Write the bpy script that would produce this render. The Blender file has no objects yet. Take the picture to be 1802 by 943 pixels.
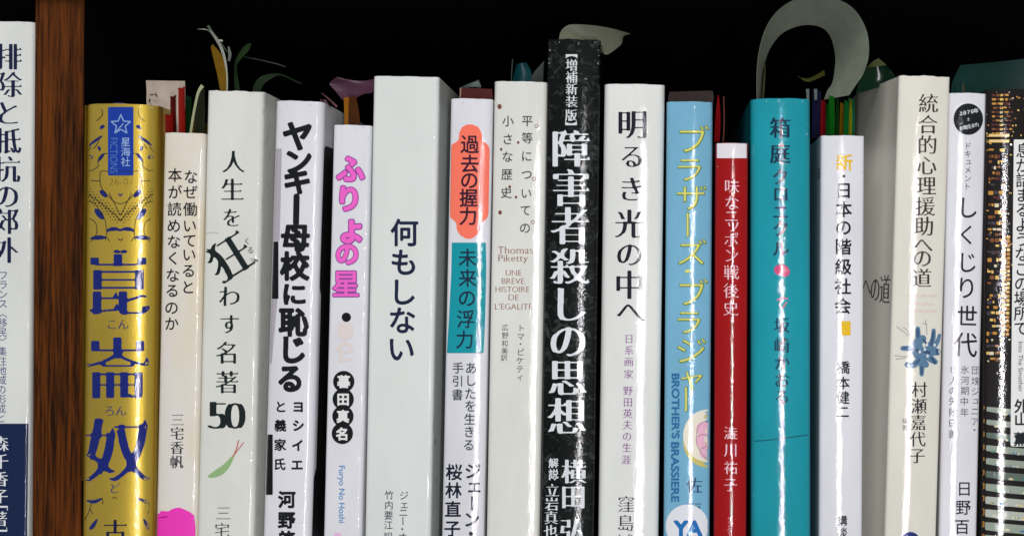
import bpy, math, random
import numpy as np
random.seed(7)
SC = bpy.context.scene
COL = SC.collection

# ---------------------------------------------------------------- frame: 1802 x 943 photo pixels on the plane of the spines, 0.2 mm each
U = 0.0002
D = 0.40                       # camera to spines, metres
VPX, VPY = 1150.0, 500.0       # point of the photograph straight ahead of the camera
CZ = 0.121                     # camera height above the shelf board
def sc(d): return (D + d) / D
def P(px, py, d=0.0):
    """photo pixel at a depth d (metres behind the spine plane) -> world"""
    s = sc(d)
    return ((px - VPX) * U * s, d, CZ + (VPY - py) * U * s)

cam_d = bpy.data.cameras.new('camera'); cam = bpy.data.objects.new('camera', cam_d); COL.objects.link(cam)
cam.location = (0, -D, CZ); cam.rotation_euler = (math.pi / 2, 0, 0)
cam_d.sensor_width = 36; cam_d.lens = 36 * D / (1802 * U)
cam_d.shift_x = (901 - VPX) / 1802; cam_d.shift_y = (VPY - 471.5) / 1802
cam_d.clip_start = 0.01; cam_d.clip_end = 20
SC.camera = cam

world = bpy.data.worlds.new('World'); SC.world = world; world.use_nodes = True
bg = world.node_tree.nodes['Background']; bg.inputs[0].default_value = (0.92, 0.98, 1.0, 1); bg.inputs[1].default_value = 0.20
def area(name, loc, target, sx, sy, power, col):
    l = bpy.data.lights.new(name, 'AREA'); l.shape = 'RECTANGLE'; l.size = sx; l.size_y = sy; l.energy = power; l.color = col
    o = bpy.data.objects.new(name, l); COL.objects.link(o); o.location = loc
    import mathutils
    o.rotation_euler = (mathutils.Vector(target) - mathutils.Vector(loc)).to_track_quat('-Z', 'Y').to_euler()
    return o
area('ceiling_light', (-0.20, -0.80, 1.25), (-0.02, 0, 0.11), 0.9, 0.45, 11.5, (1.0, 0.99, 0.975))     # the room's ceiling light above the shelf
area('streak_light', (0.14, -0.80, 0.03), (0.0, 0, 0.10), 0.004, 0.46, 3.2, (1.0, 0.97, 1.0))      # a narrow upright strip of light added to draw the streaks down the spines
SC.view_settings.view_transform = 'Standard'; SC.view_settings.look = 'None'
SC.view_settings.exposure = 0.0; SC.view_settings.gamma = 1.0; SC.view_settings.use_curve_mapping = False
SC.render.engine = 'CYCLES'; SC.cycles.max_bounces = 6

# ---------------------------------------------------------------- materials
def lin(c):
    r = []
    for v in c[:3]:
        v /= 255.0
        r.append(v / 12.92 if v <= 0.04045 else ((v + 0.055) / 1.055) ** 2.4)
    return (*r, 1.0)
MATS = {}
def nodes_of(name):
    m = bpy.data.materials.new(name); m.use_nodes = True
    nt = m.node_tree; b = nt.nodes['Principled BSDF']
    return m, nt, b
def N(nt, t, **kw):
    n = nt.nodes.new(t)
    for k, v in kw.items():
        if k in n.inputs.keys(): n.inputs[k].default_value = v
        else: setattr(n, k, v)
    return n
def film(nt, b, rough, coat, bump, seed=0.0):
    """laminated jacket film: fine orange peel over a slower ripple"""
    tc = N(nt, 'ShaderNodeTexCoord'); oi = N(nt, 'ShaderNodeObjectInfo')
    ad = N(nt, 'ShaderNodeVectorMath', operation='ADD')
    nt.links.new(tc.outputs['Object'], ad.inputs[0]); nt.links.new(oi.outputs['Location'], ad.inputs[1])
    n1 = N(nt, 'ShaderNodeTexNoise', Scale=1400.0, Detail=2.0); n2 = N(nt, 'ShaderNodeTexNoise', Scale=160.0, Detail=2.0)
    nt.links.new(ad.outputs[0], n1.inputs['Vector']); nt.links.new(ad.outputs[0], n2.inputs['Vector'])
    b1 = N(nt, 'ShaderNodeBump', Strength=bump, Distance=0.00015); b2 = N(nt, 'ShaderNodeBump', Strength=bump * 0.10, Distance=0.00035)
    nt.links.new(n1.outputs['Fac'], b1.inputs['Height']); nt.links.new(n2.outputs['Fac'], b2.inputs['Height'])
    nt.links.new(b1.outputs['Normal'], b2.inputs['Normal'])
    b.inputs['Roughness'].default_value = rough; b.inputs['Coat Weight'].default_value = coat; b.inputs['Coat Roughness'].default_value = 0.035
    b.inputs['Specular IOR Level'].default_value = 0.06
    nt.links.new(b2.outputs['Normal'], b.inputs['Normal']); nt.links.new(b2.outputs['Normal'], b.inputs['Coat Normal'])
    return ad
def printed(rgb, rough=0.42, coat=1.0, bump=0.33, mottle=0.05, tone=None):
    key = ('p', tuple(rgb), rough, coat, bump, mottle, tone)
    if key in MATS: return MATS[key]
    m, nt, b = nodes_of('printed_jacket')
    ad = film(nt, b, rough, coat, bump)
    base = lin(rgb); other = lin(tone) if tone else tuple(v * (1 - 2 * mottle) for v in base[:3]) + (1,)
    n = N(nt, 'ShaderNodeTexNoise', Scale=38.0, Detail=5.0, Roughness=0.65)
    mp = N(nt, 'ShaderNodeMapping'); mp.inputs['Scale'].default_value = (1.0, 1.0, 0.35)
    nt.links.new(ad.outputs[0], mp.inputs['Vector']); nt.links.new(mp.outputs[0], n.inputs['Vector'])
    cr = N(nt, 'ShaderNodeValToRGB'); cr.color_ramp.elements[0].position = 0.42; cr.color_ramp.elements[1].position = 0.68
    nt.links.new(n.outputs['Fac'], cr.inputs[0])
    mx = N(nt, 'ShaderNodeMix', data_type='RGBA'); mx.inputs[6].default_value = base; mx.inputs[7].default_value = other
    nt.links.new(cr.outputs['Color'], mx.inputs[0])
    nt.links.new(mx.outputs[2], b.inputs['Base Color'])
    MATS[key] = m
    return m
def ink_mat(rgb, rough=0.42, coat=1.0, bump=0.33):
    key = ('i', tuple(rgb), rough, coat, bump)
    if key not in MATS:
        m, nt, b = nodes_of('printing_ink'); film(nt, b, rough, coat, bump); b.inputs['Base Color'].default_value = lin(rgb); MATS[key] = m
    return MATS[key]
def marble_mat():
    m, nt, b = nodes_of('black_marbled_jacket'); ad = film(nt, b, 0.42, 0.7, 0.33)
    n = N(nt, 'ShaderNodeTexNoise', Scale=330.0, Detail=6.0, Roughness=0.6, Distortion=1.2)
    nt.links.new(ad.outputs[0], n.inputs['Vector'])
    cr = N(nt, 'ShaderNodeValToRGB'); e = cr.color_ramp.elements
    e[0].position = 0.52; e[0].color = lin((5, 7, 7)); e[1].position = 0.80; e[1].color = lin((70, 80, 76))
    nt.links.new(n.outputs['Fac'], cr.inputs[0]); nt.links.new(cr.outputs[0], b.inputs['Base Color'])
    return m
def fabric_pages():
    m, nt, b = nodes_of('page_paper'); tc = N(nt, 'ShaderNodeTexCoord')
    mp = N(nt, 'ShaderNodeMapping'); mp.inputs['Scale'].default_value = (9000, 1, 1)
    n = N(nt, 'ShaderNodeTexNoise', Scale=1.0, Detail=1.0)
    nt.links.new(tc.outputs['Object'], mp.inputs[0]); nt.links.new(mp.outputs[0], n.inputs['Vector'])
    cr = N(nt, 'ShaderNodeValToRGB'); cr.color_ramp.elements[0].color = lin((170, 160, 135)); cr.color_ramp.elements[1].color = lin((222, 214, 192))
    nt.links.new(n.outputs['Fac'], cr.inputs[0]); nt.links.new(cr.outputs[0], b.inputs['Base Color']); b.inputs['Roughness'].default_value = 0.9
    return m
def wood_mat(dark, light, name, rough=0.55):
    m, nt, b = nodes_of(name); tc = N(nt, 'ShaderNodeTexCoord')
    mp = N(nt, 'ShaderNodeMapping'); mp.inputs['Scale'].default_value = (420, 420, 16); mp.inputs['Rotation'].default_value = (0, math.radians(-5), 0)
    n = N(nt, 'ShaderNodeTexNoise', Scale=1.0, Detail=6.0, Roughness=0.62, Distortion=0.5)
    nt.links.new(tc.outputs['Object'], mp.inputs[0]); nt.links.new(mp.outputs[0], n.inputs['Vector'])
    mp2 = N(nt, 'ShaderNodeMapping'); mp2.inputs['Scale'].default_value = (2200, 2200, 90)
    n2 = N(nt, 'ShaderNodeTexNoise', Scale=1.0, Detail=3.0)
    nt.links.new(tc.outputs['Object'], mp2.inputs[0]); nt.links.new(mp2.outputs[0], n2.inputs['Vector'])
    mm = N(nt, 'ShaderNodeMath', operation='MULTIPLY_ADD'); mm.inputs[1].default_value = 0.35; nt.links.new(n2.outputs['Fac'], mm.inputs[0]); 
    ms = N(nt, 'ShaderNodeMath', operation='MULTIPLY'); ms.inputs[1].default_value = 0.65; nt.links.new(n.outputs['Fac'], ms.inputs[0]); nt.links.new(ms.outputs[0], mm.inputs[2])
    cr = N(nt, 'ShaderNodeValToRGB'); e = cr.color_ramp.elements
    e[0].position = 0.40; e[0].color = lin(dark); e[1].position = 0.62; e[1].color = lin(light)
    nt.links.new(mm.outputs[0], cr.inputs[0]); nt.links.new(cr.outputs[0], b.inputs['Base Color'])
    bp = N(nt, 'ShaderNodeBump', Strength=0.35, Distance=0.0002); nt.links.new(mm.outputs[0], bp.inputs['Height']); nt.links.new(bp.outputs[0], b.inputs['Normal'])
    b.inputs['Roughness'].default_value = rough; b.inputs['Specular IOR Level'].default_value = 0.12 if rough < 0.9 else 0.05
    return m
def sheet_mat(rgb, clear=0.0, transl=0.35, rough=0.35):
    key = ('s', tuple(rgb), clear, transl, rough)
    if key in MATS: return MATS[key]
    m, nt, b = nodes_of('tab_film' if clear else 'tab_paper'); out = nt.nodes['Material Output']
    tc = N(nt, 'ShaderNodeTexCoord'); n = N(nt, 'ShaderNodeTexNoise', Scale=260.0, Detail=4.0)
    nt.links.new(tc.outputs['Object'], n.inputs['Vector'])
    base = lin(rgb); mx = N(nt, 'ShaderNodeMix', data_type='RGBA'); mx.inputs[6].default_value = base; mx.inputs[7].default_value = tuple(v * 0.6 for v in base[:3]) + (1,)
    nt.links.new(n.outputs['Fac'], mx.inputs[0]); nt.links.new(mx.outputs[2], b.inputs['Base Color'])
    b.inputs['Roughness'].default_value = rough; b.inputs['Specular IOR Level'].default_value = 0.3
    tr = N(nt, 'ShaderNodeBsdfTranslucent'); nt.links.new(mx.outputs[2], tr.inputs[0])
    m1 = N(nt, 'ShaderNodeMixShader'); m1.inputs[0].default_value = transl
    nt.links.new(b.outputs[0], m1.inputs[1]); nt.links.new(tr.outputs[0], m1.inputs[2])
    last = m1
    if clear:
        tp = N(nt, 'ShaderNodeBsdfTransparent'); tp.inputs[0].default_value = tuple(0.4 + 0.6 * (v ** 0.5) for v in base[:3]) + (1,)
        m2 = N(nt, 'ShaderNodeMixShader'); m2.inputs[0].default_value = clear
        nt.links.new(m1.outputs[0], m2.inputs[1]); nt.links.new(tp.outputs[0], m2.inputs[2]); last = m2
    nt.links.new(last.outputs[0], out.inputs['Surface'])
    MATS[key] = m
    return m

# ---------------------------------------------------------------- mesh helpers
def mesh_obj(name, verts, faces, mat, parent=None, smooth=False, angle=None):
    me = bpy.data.meshes.new(name); me.from_pydata(verts, [], faces); me.validate(); me.update()
    if smooth: me.polygons.foreach_set('use_smooth', [True] * len(me.polygons))
    if angle: me.set_sharp_from_angle(angle=math.radians(angle))
    me.materials.append(mat)
    o = bpy.data.objects.new(name, me); COL.objects.link(o)
    if parent: o.parent = parent
    return o
def tag(o, label, cat, group=None):
    o['label'] = label; o['category'] = cat
    if group: o['group'] = group
    return o
def empty(name, loc, rot=(0, 0, 0)):
    o = bpy.data.objects.new(name, None); COL.objects.link(o); o.location = loc; o.rotation_euler = rot; o.empty_display_size = 0.01
    return o
def box(x0, x1, y0, y1, z0, z1, bev=0.0):
    """box with a small chamfer on its upright edges"""
    b = bev
    ring = [(x0 + b, y0), (x1 - b, y0), (x1, y0 + b), (x1, y1 - b), (x1 - b, y1), (x0 + b, y1), (x0, y1 - b), (x0, y0 + b)] if b else [(x0, y0), (x1, y0), (x1, y1), (x0, y1)]
    n = len(ring); v = [(x, y, z0) for x, y in ring] + [(x, y, z1) for x, y in ring]
    f = [(i, (i + 1) % n, n + (i + 1) % n, n + i) for i in range(n)] + [tuple(range(n))[::-1], tuple(range(n, 2 * n))]
    return v, f
def catmull(pts, n):
    pts = np.array(pts, float); m = len(pts)
    out = []
    for k in range(n):
        t = k / (n - 1) * (m - 1); i = min(int(t), m - 2); f = t - i
        p0, p1, p2, p3 = pts[max(i - 1, 0)], pts[i], pts[i + 1], pts[min(i + 2, m - 1)]
        out.append(0.5 * (2 * p1 + (p2 - p0) * f + (2 * p0 - 5 * p1 + 4 * p2 - p3) * f * f + (3 * p1 - p0 - 3 * p2 + p3) * f ** 3))
    return np.array(out)
def ribbon(name, L, R, mat, n=28, across=4, thick=0.00012, bow=0.0, parent=None, ragged=0.0):
    """thin strip between two edges given as (px, py, depth mm); real thickness"""
    L = catmull([P(a, b, c / 1000) for a, b, c in L], n); R = catmull([P(a, b, c / 1000) for a, b, c in R], n)
    G = np.array([[L[i] * (1 - j / across) + R[i] * (j / across) for j in range(across + 1)] for i in range(n)])
    rs = np.random.RandomState(len(name) + n)
    if ragged: G[-1] += rs.uniform(-ragged, ragged, G[-1].shape)
    du = np.gradient(G, axis=0); dv = np.gradient(G, axis=1); nr = np.cross(du, dv); nr /= (np.linalg.norm(nr, axis=2, keepdims=True) + 1e-12)
    if bow:
        j = np.linspace(-1, 1, across + 1); G = G + nr * ((1 - j ** 2) * bow)[None, :, None]
    A = G + nr * thick / 2; B = G - nr * thick / 2
    w = across + 1; v = [tuple(p) for p in A.reshape(-1, 3)] + [tuple(p) for p in B.reshape(-1, 3)]; o = n * w; f = []
    for i in range(n - 1):
        for j in range(across):
            a = i * w + j; f.append((a, a + 1, a + w + 1, a + w)); f.append((o + a, o + a + w, o + a + w + 1, o + a + 1))
    for i in range(n - 1):
        a = i * w; f.append((a, a + w, o + a + w, o + a)); a = i * w + across; f.append((a, o + a, o + a + w, a + w))
    for j in range(across):
        f.append((j, o + j, o + j + 1, j + 1)); a = (n - 1) * w + j; f.append((a, a + 1, o + a + 1, o + a))
    ob = mesh_obj(name, v, f, mat, parent, smooth=True, angle=50)
    # the origin goes to the strip's foot
    c = P(0, 0); m = np.mean([G[0, 0], G[0, -1]], axis=0)
    if parent is None:
        ob.data.transform(__import__('mathutils').Matrix.Translation(tuple(-m))); ob.location = tuple(m)
    return ob

# ---------------------------------------------------------------- lettering: outlines of Blender's own font, restyled and meshed
R_EM, PAD = 160, 0.10
RAW = {}
def prepare(words):
    tmp = []
    for w in sorted(words):
        if w in RAW: continue
        c = bpy.data.curves.new('tmp_text', 'FONT'); c.body = w; c.size = 1.0; c.resolution_u = 5
        o = bpy.data.objects.new('tmp_text', c); COL.objects.link(o); tmp.append((w, o, c))
    dg = bpy.context.evaluated_depsgraph_get()
    for w, o, c in tmp:
        ev = o.evaluated_get(dg); me = ev.to_mesh()
        co = np.zeros(len(me.vertices) * 3, np.float64); me.vertices.foreach_get('co', co); co = co.reshape(-1, 3)[:, :2]
        me.calc_loop_triangles(); tri = np.zeros(len(me.loop_triangles) * 3, np.int32); me.loop_triangles.foreach_get('vertices', tri)
        RAW[w] = rasterise(co, tri.reshape(-1, 3), w); ev.to_mesh_clear()
    for w, o, c in tmp:
        bpy.data.objects.remove(o); bpy.data.curves.remove(c)
def rasterise(co, tri, w):
    cjk = len(w) == 1 and ord(w) > 0x2000
    if cjk: x0, x1, y0, y1 = -PAD, 1 + PAD, -0.12 - PAD, 0.88 + PAD
    else: x0, x1, y0, y1 = co[:, 0].min() - PAD, co[:, 0].max() + PAD, co[:, 1].min() - PAD, co[:, 1].max() + PAD
    nx, ny = int(round((x1 - x0) * R_EM)), int(round((y1 - y0) * R_EM)); M = np.zeros((ny, nx), bool)
    pts = (co - (x0, y0)) * R_EM - 0.5
    for a, b, c in tri:
        p, q, r = pts[a], pts[b], pts[c]
        xa, xb = max(int(min(p[0], q[0], r[0])), 0), min(int(max(p[0], q[0], r[0])) + 2, nx)
        ya, yb = max(int(min(p[1], q[1], r[1])), 0), min(int(max(p[1], q[1], r[1])) + 2, ny)
        if xa >= xb or ya >= yb: continue
        X, Y = np.meshgrid(np.arange(xa, xb), np.arange(ya, yb))
        e = lambda s, t: (t[0] - s[0]) * (Y - s[1]) - (t[1] - s[1]) * (X - s[0])
        a1, a2, a3 = e(p, q), e(q, r), e(r, p)
        M[ya:yb, xa:xb] |= ((a1 >= -1e-6) & (a2 >= -1e-6) & (a3 >= -1e-6)) | ((a1 <= 1e-6) & (a2 <= 1e-6) & (a3 <= 1e-6))
    return M, x0, y0
def shift(M, dx, dy):
    O = np.zeros_like(M); h, w = M.shape
    O[max(dy, 0):h + min(dy, 0), max(dx, 0):w + min(dx, 0)] = M[max(-dy, 0):h + min(-dy, 0), max(-dx, 0):w + min(-dx, 0)]
    return O
def grow(M, rx, ry):
    O = M.copy(); k = max(rx, ry)
    for a in np.linspace(0, 2 * math.pi, 8 + 4 * int(k), endpoint=False):
        O |= shift(M, int(round(rx * math.cos(a))), int(round(ry * math.sin(a))))
    if k > 6: O |= grow(M, rx * 0.5, ry * 0.5)
    return O
def mincho(M, thin, fat, uroko):
    """square gothic strokes -> brush type: thin level strokes, full upright ones, a wedge at the right end of level strokes"""
    O = np.zeros_like(M); h, w = M.shape; ends = []
    T = 19
    for x in range(w):
        col = M[:, x]
        if not col.any(): continue
        d = np.diff(np.concatenate(([0], col.astype(int), [0]))); s = np.where(d == 1)[0]; e = np.where(d == -1)[0]
        for a, b in zip(s, e):
            Ln = b - a; f = thin if Ln <= T else min(1.0, thin + (1 - thin) * (Ln - T) / 16.0)
            nl = max(Ln * f, 3.4); mid = (a + b) / 2
            O[int(round(mid - nl / 2)):int(round(mid + nl / 2)), x] = True
            if uroko and Ln <= T and x + 4 < w and x > 34:
                my = int(mid)
                if not M[a - 1:b + 1, x + 1:x + 4].any() and M[my, x - 30:x].all() and (M[my + 13, x - 26:x - 12].mean() < 0.5) and (M[my - 13, x - 26:x - 12].mean() < 0.5):
                    ends.append((x, int(round(mid)), nl))
    if fat > 0:
        B = O.copy()
        for k in range(1, int(fat) + 1): B |= shift(O, k, 0) | shift(O, -k, 0)
        O = B
    O = blur(O.astype(np.float32), 1.5) > 0.47
    for x, y, nl in ends:
        for k in range(15):
            hh = int((9.5 - abs(k - 9) * (1.05 if k < 9 else 1.5)) * uroko)
            if hh > 0 and 0 <= x - 11 + k < w: O[y - 1:y + hh, x - 11 + k] = True
    return O
STY = {}
def styled(w, style):
    key = (w, style)
    if key in STY: return STY[key]
    M, x0, y0 = RAW[w]
    kind = style[0]
    if kind == 'g':
        b = style[1] * R_EM
        if b > 0: M = grow(M, b, b)
        elif b < 0: M = ~grow(~M, -b, -b)
    elif kind == 'm':
        M = mincho(M, style[1], style[2] * R_EM, style[3] if (len(w) == 1 and ord(w) > 0x4dff) else 0)
    elif kind == 'i':                                    # hollow line of the bold shape
        a, b = style[1] * R_EM, style[2] * R_EM
        M = grow(M, a, a) & ~(~grow(~M, b, b))
    STY[key] = (M, x0, y0)
    return STY[key]
def blur(F, s):
    r = int(math.ceil(2.5 * s)); k = np.exp(-0.5 * (np.arange(-r, r + 1) / s) ** 2); k /= k.sum()
    F = np.pad(F, r)
    F = sum(k[i] * F[i:F.shape[0] - 2 * r + i, :] for i in range(2 * r + 1))
    return sum(k[i] * F[:, i:F.shape[1] - 2 * r + i] for i in range(2 * r + 1))
def contour_mesh(F, run=5):
    """filled marching squares on a lattice field, inside where F > 0"""
    ins = F > 0; ny, nx = F.shape; V = []; key = {}; faces = []
    def corner(i, j):
        k = (i, j)
        if k not in key: key[k] = len(V); V.append((j, i))
        return key[k]
    def edge(i, j, i2, j2):
        k = (i, j, i2, j2) if (i, j) < (i2, j2) else (i2, j2, i, j)
        if k not in key:
            a, b = F[k[0], k[1]], F[k[2], k[3]]; t = min(max(a / (a - b), 0.02), 0.98)
            key[k] = len(V); V.append((k[1] + (k[3] - k[1]) * t, k[0] + (k[2] - k[0]) * t))
        return key[k]
    cnt = ins[:-1, :-1].astype(int) + ins[1:, :-1] + ins[:-1, 1:] + ins[1:, 1:]
    full = cnt == 4
    for i in range(ny - 1):
        row = full[i]
        if row.any():
            d = np.diff(np.concatenate(([0], row.astype(int), [0])))
            for a, b in zip(np.where(d == 1)[0], np.where(d == -1)[0]):
                while a < b:
                    e = min(a + run, b); faces.append((corner(i, a), corner(i, e), corner(i + 1, e), corner(i + 1, a))); a = e
    for i, j in zip(*np.where((cnt > 0) & (cnt < 4))):
        c = ((i, j), (i, j + 1), (i + 1, j + 1), (i + 1, j)); f = []
        for q in range(4):
            p, r = c[q], c[(q + 1) % 4]
            if ins[p]: f.append(corner(*p))
            if ins[p] != ins[r]: f.append(edge(*p, *r))
        if len(f) >= 3: faces.append(tuple(f))
    return V, faces
GL = {}
def glyph_mesh(w, style, n):
    key = (w, style, n)
    if key in GL: return GL[key]
    M, x0, y0 = styled(w, style); step = R_EM / n
    F = blur(M.astype(np.float32), max(0.38 * step, 0.8))
    ys = np.arange(0, M.shape[0] - 1, step); xs = np.arange(0, M.shape[1] - 1, step)
    yi = ys.astype(int); xi = xs.astype(int); fy = (ys - yi)[:, None]; fx = (xs - xi)[None, :]
    G = (F[np.ix_(yi, xi)] * (1 - fx) + F[np.ix_(yi, xi + 1)] * fx) * (1 - fy) + (F[np.ix_(yi + 1, xi)] * (1 - fx) + F[np.ix_(yi + 1, xi + 1)] * fx) * fy
    V, faces = contour_mesh(G - 0.45)
    V = np.array(V, float).reshape(-1, 2) * step / R_EM + (x0, y0)
    if len(w) == 1 and ord(w) > 0x2000: V = V - (0.5, 0.38)
    else:
        rm = RAW[w][0]; yy = np.where(rm.any(1))[0]; xx = np.where(rm.any(0))[0]
        V = V - (x0 + (xx[0] + xx[-1] + 1) / 2 / R_EM, y0 + (yy[0] + yy[-1] + 1) / 2 / R_EM)
    GL[key] = (V, faces)
    return GL[key]
def nat(w):
    """bounding height and width of a Latin word in ems"""
    rm = RAW[w][0]; yy = np.where(rm.any(1))[0]; xx = np.where(rm.any(0))[0]
    return (yy[-1] - yy[0] + 1) / R_EM, (xx[-1] - xx[0] + 1) / R_EM
PENDING = []
class Ink:
    """one layer of printing on a book; coordinates are photo pixels on its spine"""
    def __init__(s, book, name, rgb, lift=1, side=None, mat=None):
        s.book, s.name, s.rgb, s.lift, s.ops, s.side, s.mat = book, name, rgb, lift, [], side, mat; PENDING.append(s)
    def g(s, w, x, y, size, style=('g', 0.0), rot=0.0, sx=1.0, sy=1.0, n=None):
        s.ops.append(('g', w, x, y, size, style, rot, sx, sy, n)); return s
    def col(s, text, pts, size, style=('g', 0.0), sx=1.0, sy=1.0, rots='ー【】［］〈〉：', small='ょゃっッャュェィ'):
        """a column; pts = ((x0,y0),(x1,y1)) first and last centre, or a list of centres"""
        m = len(text)
        for k, ch in enumerate(text):
            if len(pts) == m and m > 2 or m == len(pts): x, y = pts[k]
            else:
                t = k / max(m - 1, 1); x = pts[0][0] * (1 - t) + pts[1][0] * t; y = pts[0][1] * (1 - t) + pts[1][1] * t
            if ch in ' 　': continue
            if ch in small: x += size * 0.09; y -= size * 0.09
            s.g(ch, x, y, size, style, -90.0 if ch in rots else 0.0, sx, sy)
        return s
    def word(s, w, x, y, height, style=('g', 0.0), rot=0.0, width=None):
        s.ops.append(('w', w, x, y, height, style, rot, width)); return s
    def stroke(s, pts, w, w2=None, mid=None, smooth=10):
        s.ops.append(('s', pts, w, w2, mid, smooth)); return s
    def ell(s, x, y, rx, ry=None, rot=0.0, x_max=None): s.ops.append(('e', x, y, rx, ry or rx, rot, x_max)); return s
    def poly(s, pts, cell=None): s.ops.append(('p', pts, cell)); return s
    def rect(s, x0, y0, x1, y1, cell=None): return s.poly([(x0, y0), (x1, y0), (x1, y1), (x0, y1)], cell)
    def words(s): return {o[1] for o in s.ops if o[0] in 'gw'}
    def build(s):
        VV, FF = [], []
        def add(V, F):
            o = sum(len(v) for v in VV); VV.append(V); FF.extend(tuple(o + i for i in f) for f in F)
        def field(fn, x0, y0, x1, y1, cell):
            cw, ch = cell if isinstance(cell, tuple) else (cell, cell)
            xs = np.arange(x0 - 2 * cw, x1 + 2.5 * cw, cw); ys = np.arange(y0 - 2 * ch, y1 + 2.5 * ch, ch)
            X, Y = np.meshgrid(xs, ys); V, F = contour_mesh(fn(X, Y), 1 if isinstance(cell, tuple) else 5)
            if V: add(np.array(V, float) * (cw, ch) + (xs[0], ys[0]), [f[::-1] for f in F])
        for o in s.ops:
            if o[0] == 'g' or o[0] == 'w':
                if o[0] == 'g': _, w, x, y, size, st, rot, sx, sy, n = o
                else:
                    _, w, x, y, hgt, st, rot, width = o; h, wd = nat(w); size = hgt / h; sy = 1.0; sx = (width / (wd * size)) if width else 1.0; n = None
                n = n or int(min(max(size * 0.95, 36), 60))
                V, F = glyph_mesh(w, st, n)
                if not len(V): continue
                a = math.radians(rot); X = V[:, 0] * sx * size; Y = V[:, 1] * sy * size
                add(np.stack([x + X * math.cos(a) - Y * math.sin(a), y - (X * math.sin(a) + Y * math.cos(a))], 1), F)
            elif o[0] == 's':
                _, pts, w, w2, mid, sm = o
                q = catmull(pts, max(2, (len(pts) - 1) * sm + 1)) if len(pts) > 2 else np.array(pts, float)
                tt = np.linspace(0, 1, len(q)); wa = w if w2 is None else w + (w2 - w) * tt
                if mid is not None: wa = wa + (mid - wa) * np.sin(math.pi * tt) if np.ndim(wa) else w + (mid - w) * np.sin(math.pi * tt)
                wa = np.broadcast_to(wa, tt.shape)
                def fn(X, Y):
                    best = np.full(X.shape, -1e9)
                    for k in range(len(q) - 1):
                        a, b = q[k], q[k + 1]; d = b - a; L2 = d @ d + 1e-9
                        t = np.clip(((X - a[0]) * d[0] + (Y - a[1]) * d[1]) / L2, 0, 1)
                        best = np.maximum(best, (wa[k] + (wa[k + 1] - wa[k]) * t) / 2 - np.hypot(X - a[0] - t * d[0], Y - a[1] - t * d[1]))
                    return best
                m = max(wa) / 2; cell = min(max(m * 0.8, 0.45), 1.6)
                field(fn, q[:, 0].min() - m, q[:, 1].min() - m, q[:, 0].max() + m, q[:, 1].max() + m, cell)
            elif o[0] == 'e':
                _, x, y, rx, ry, rot, xm = o; a = math.radians(rot); m = max(rx, ry)
                def fn(X, Y):
                    u = ((X - x) * math.cos(a) + (Y - y) * math.sin(a)) / rx; v = (-(X - x) * math.sin(a) + (Y - y) * math.cos(a)) / ry
                    f = (1 - np.hypot(u, v)) * min(rx, ry)
                    return f if xm is None else np.minimum(f, xm - X)
                field(fn, x - m, y - m, x + m, y + m, min(max(m / 7, 0.35), 2.0))
            else:
                _, pts, cell = o; q = np.array(pts, float)
                def fn(X, Y):
                    ins = np.zeros(X.shape, bool); dist = np.full(X.shape, 1e9)
                    for k in range(len(q)):
                        a, b = q[k], q[(k + 1) % len(q)]; d = b - a; L2 = d @ d + 1e-9
                        t = np.clip(((X - a[0]) * d[0] + (Y - a[1]) * d[1]) / L2, 0, 1); dist = np.minimum(dist, np.hypot(X - a[0] - t * d[0], Y - a[1] - t * d[1]))
                        c = (a[1] > Y) != (b[1] > Y)
                        with np.errstate(divide='ignore', invalid='ignore'):
                            xi = a[0] + (Y - a[1]) / (b[1] - a[1] + 1e-12) * d[0]
                        ins ^= c & (X < xi)
                    return np.where(ins, dist, -dist)
                sp = min(q[:, 0].max() - q[:, 0].min(), q[:, 1].max() - q[:, 1].min())
                field(fn, q[:, 0].min(), q[:, 1].min(), q[:, 0].max(), q[:, 1].max(), cell or min(max(sp / 6, 0.5), 3.0))
        if not VV: return None
        V = np.concatenate(VV); mp = s.side or s.book.on_spine
        v3 = [mp(x, y, s.lift) for x, y in V]
        o = mesh_obj(s.name, v3, FF, s.mat or ink_mat(s.rgb), s.book.root, smooth=True)
        if getattr(s, 'kind', None) or s.name in ('navy_pattern', 'line_pattern', 'dot_pattern', 'city_print', 'flower_drawing', 'faint_print'): o['kind'] = 'stuff'
        return o

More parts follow.
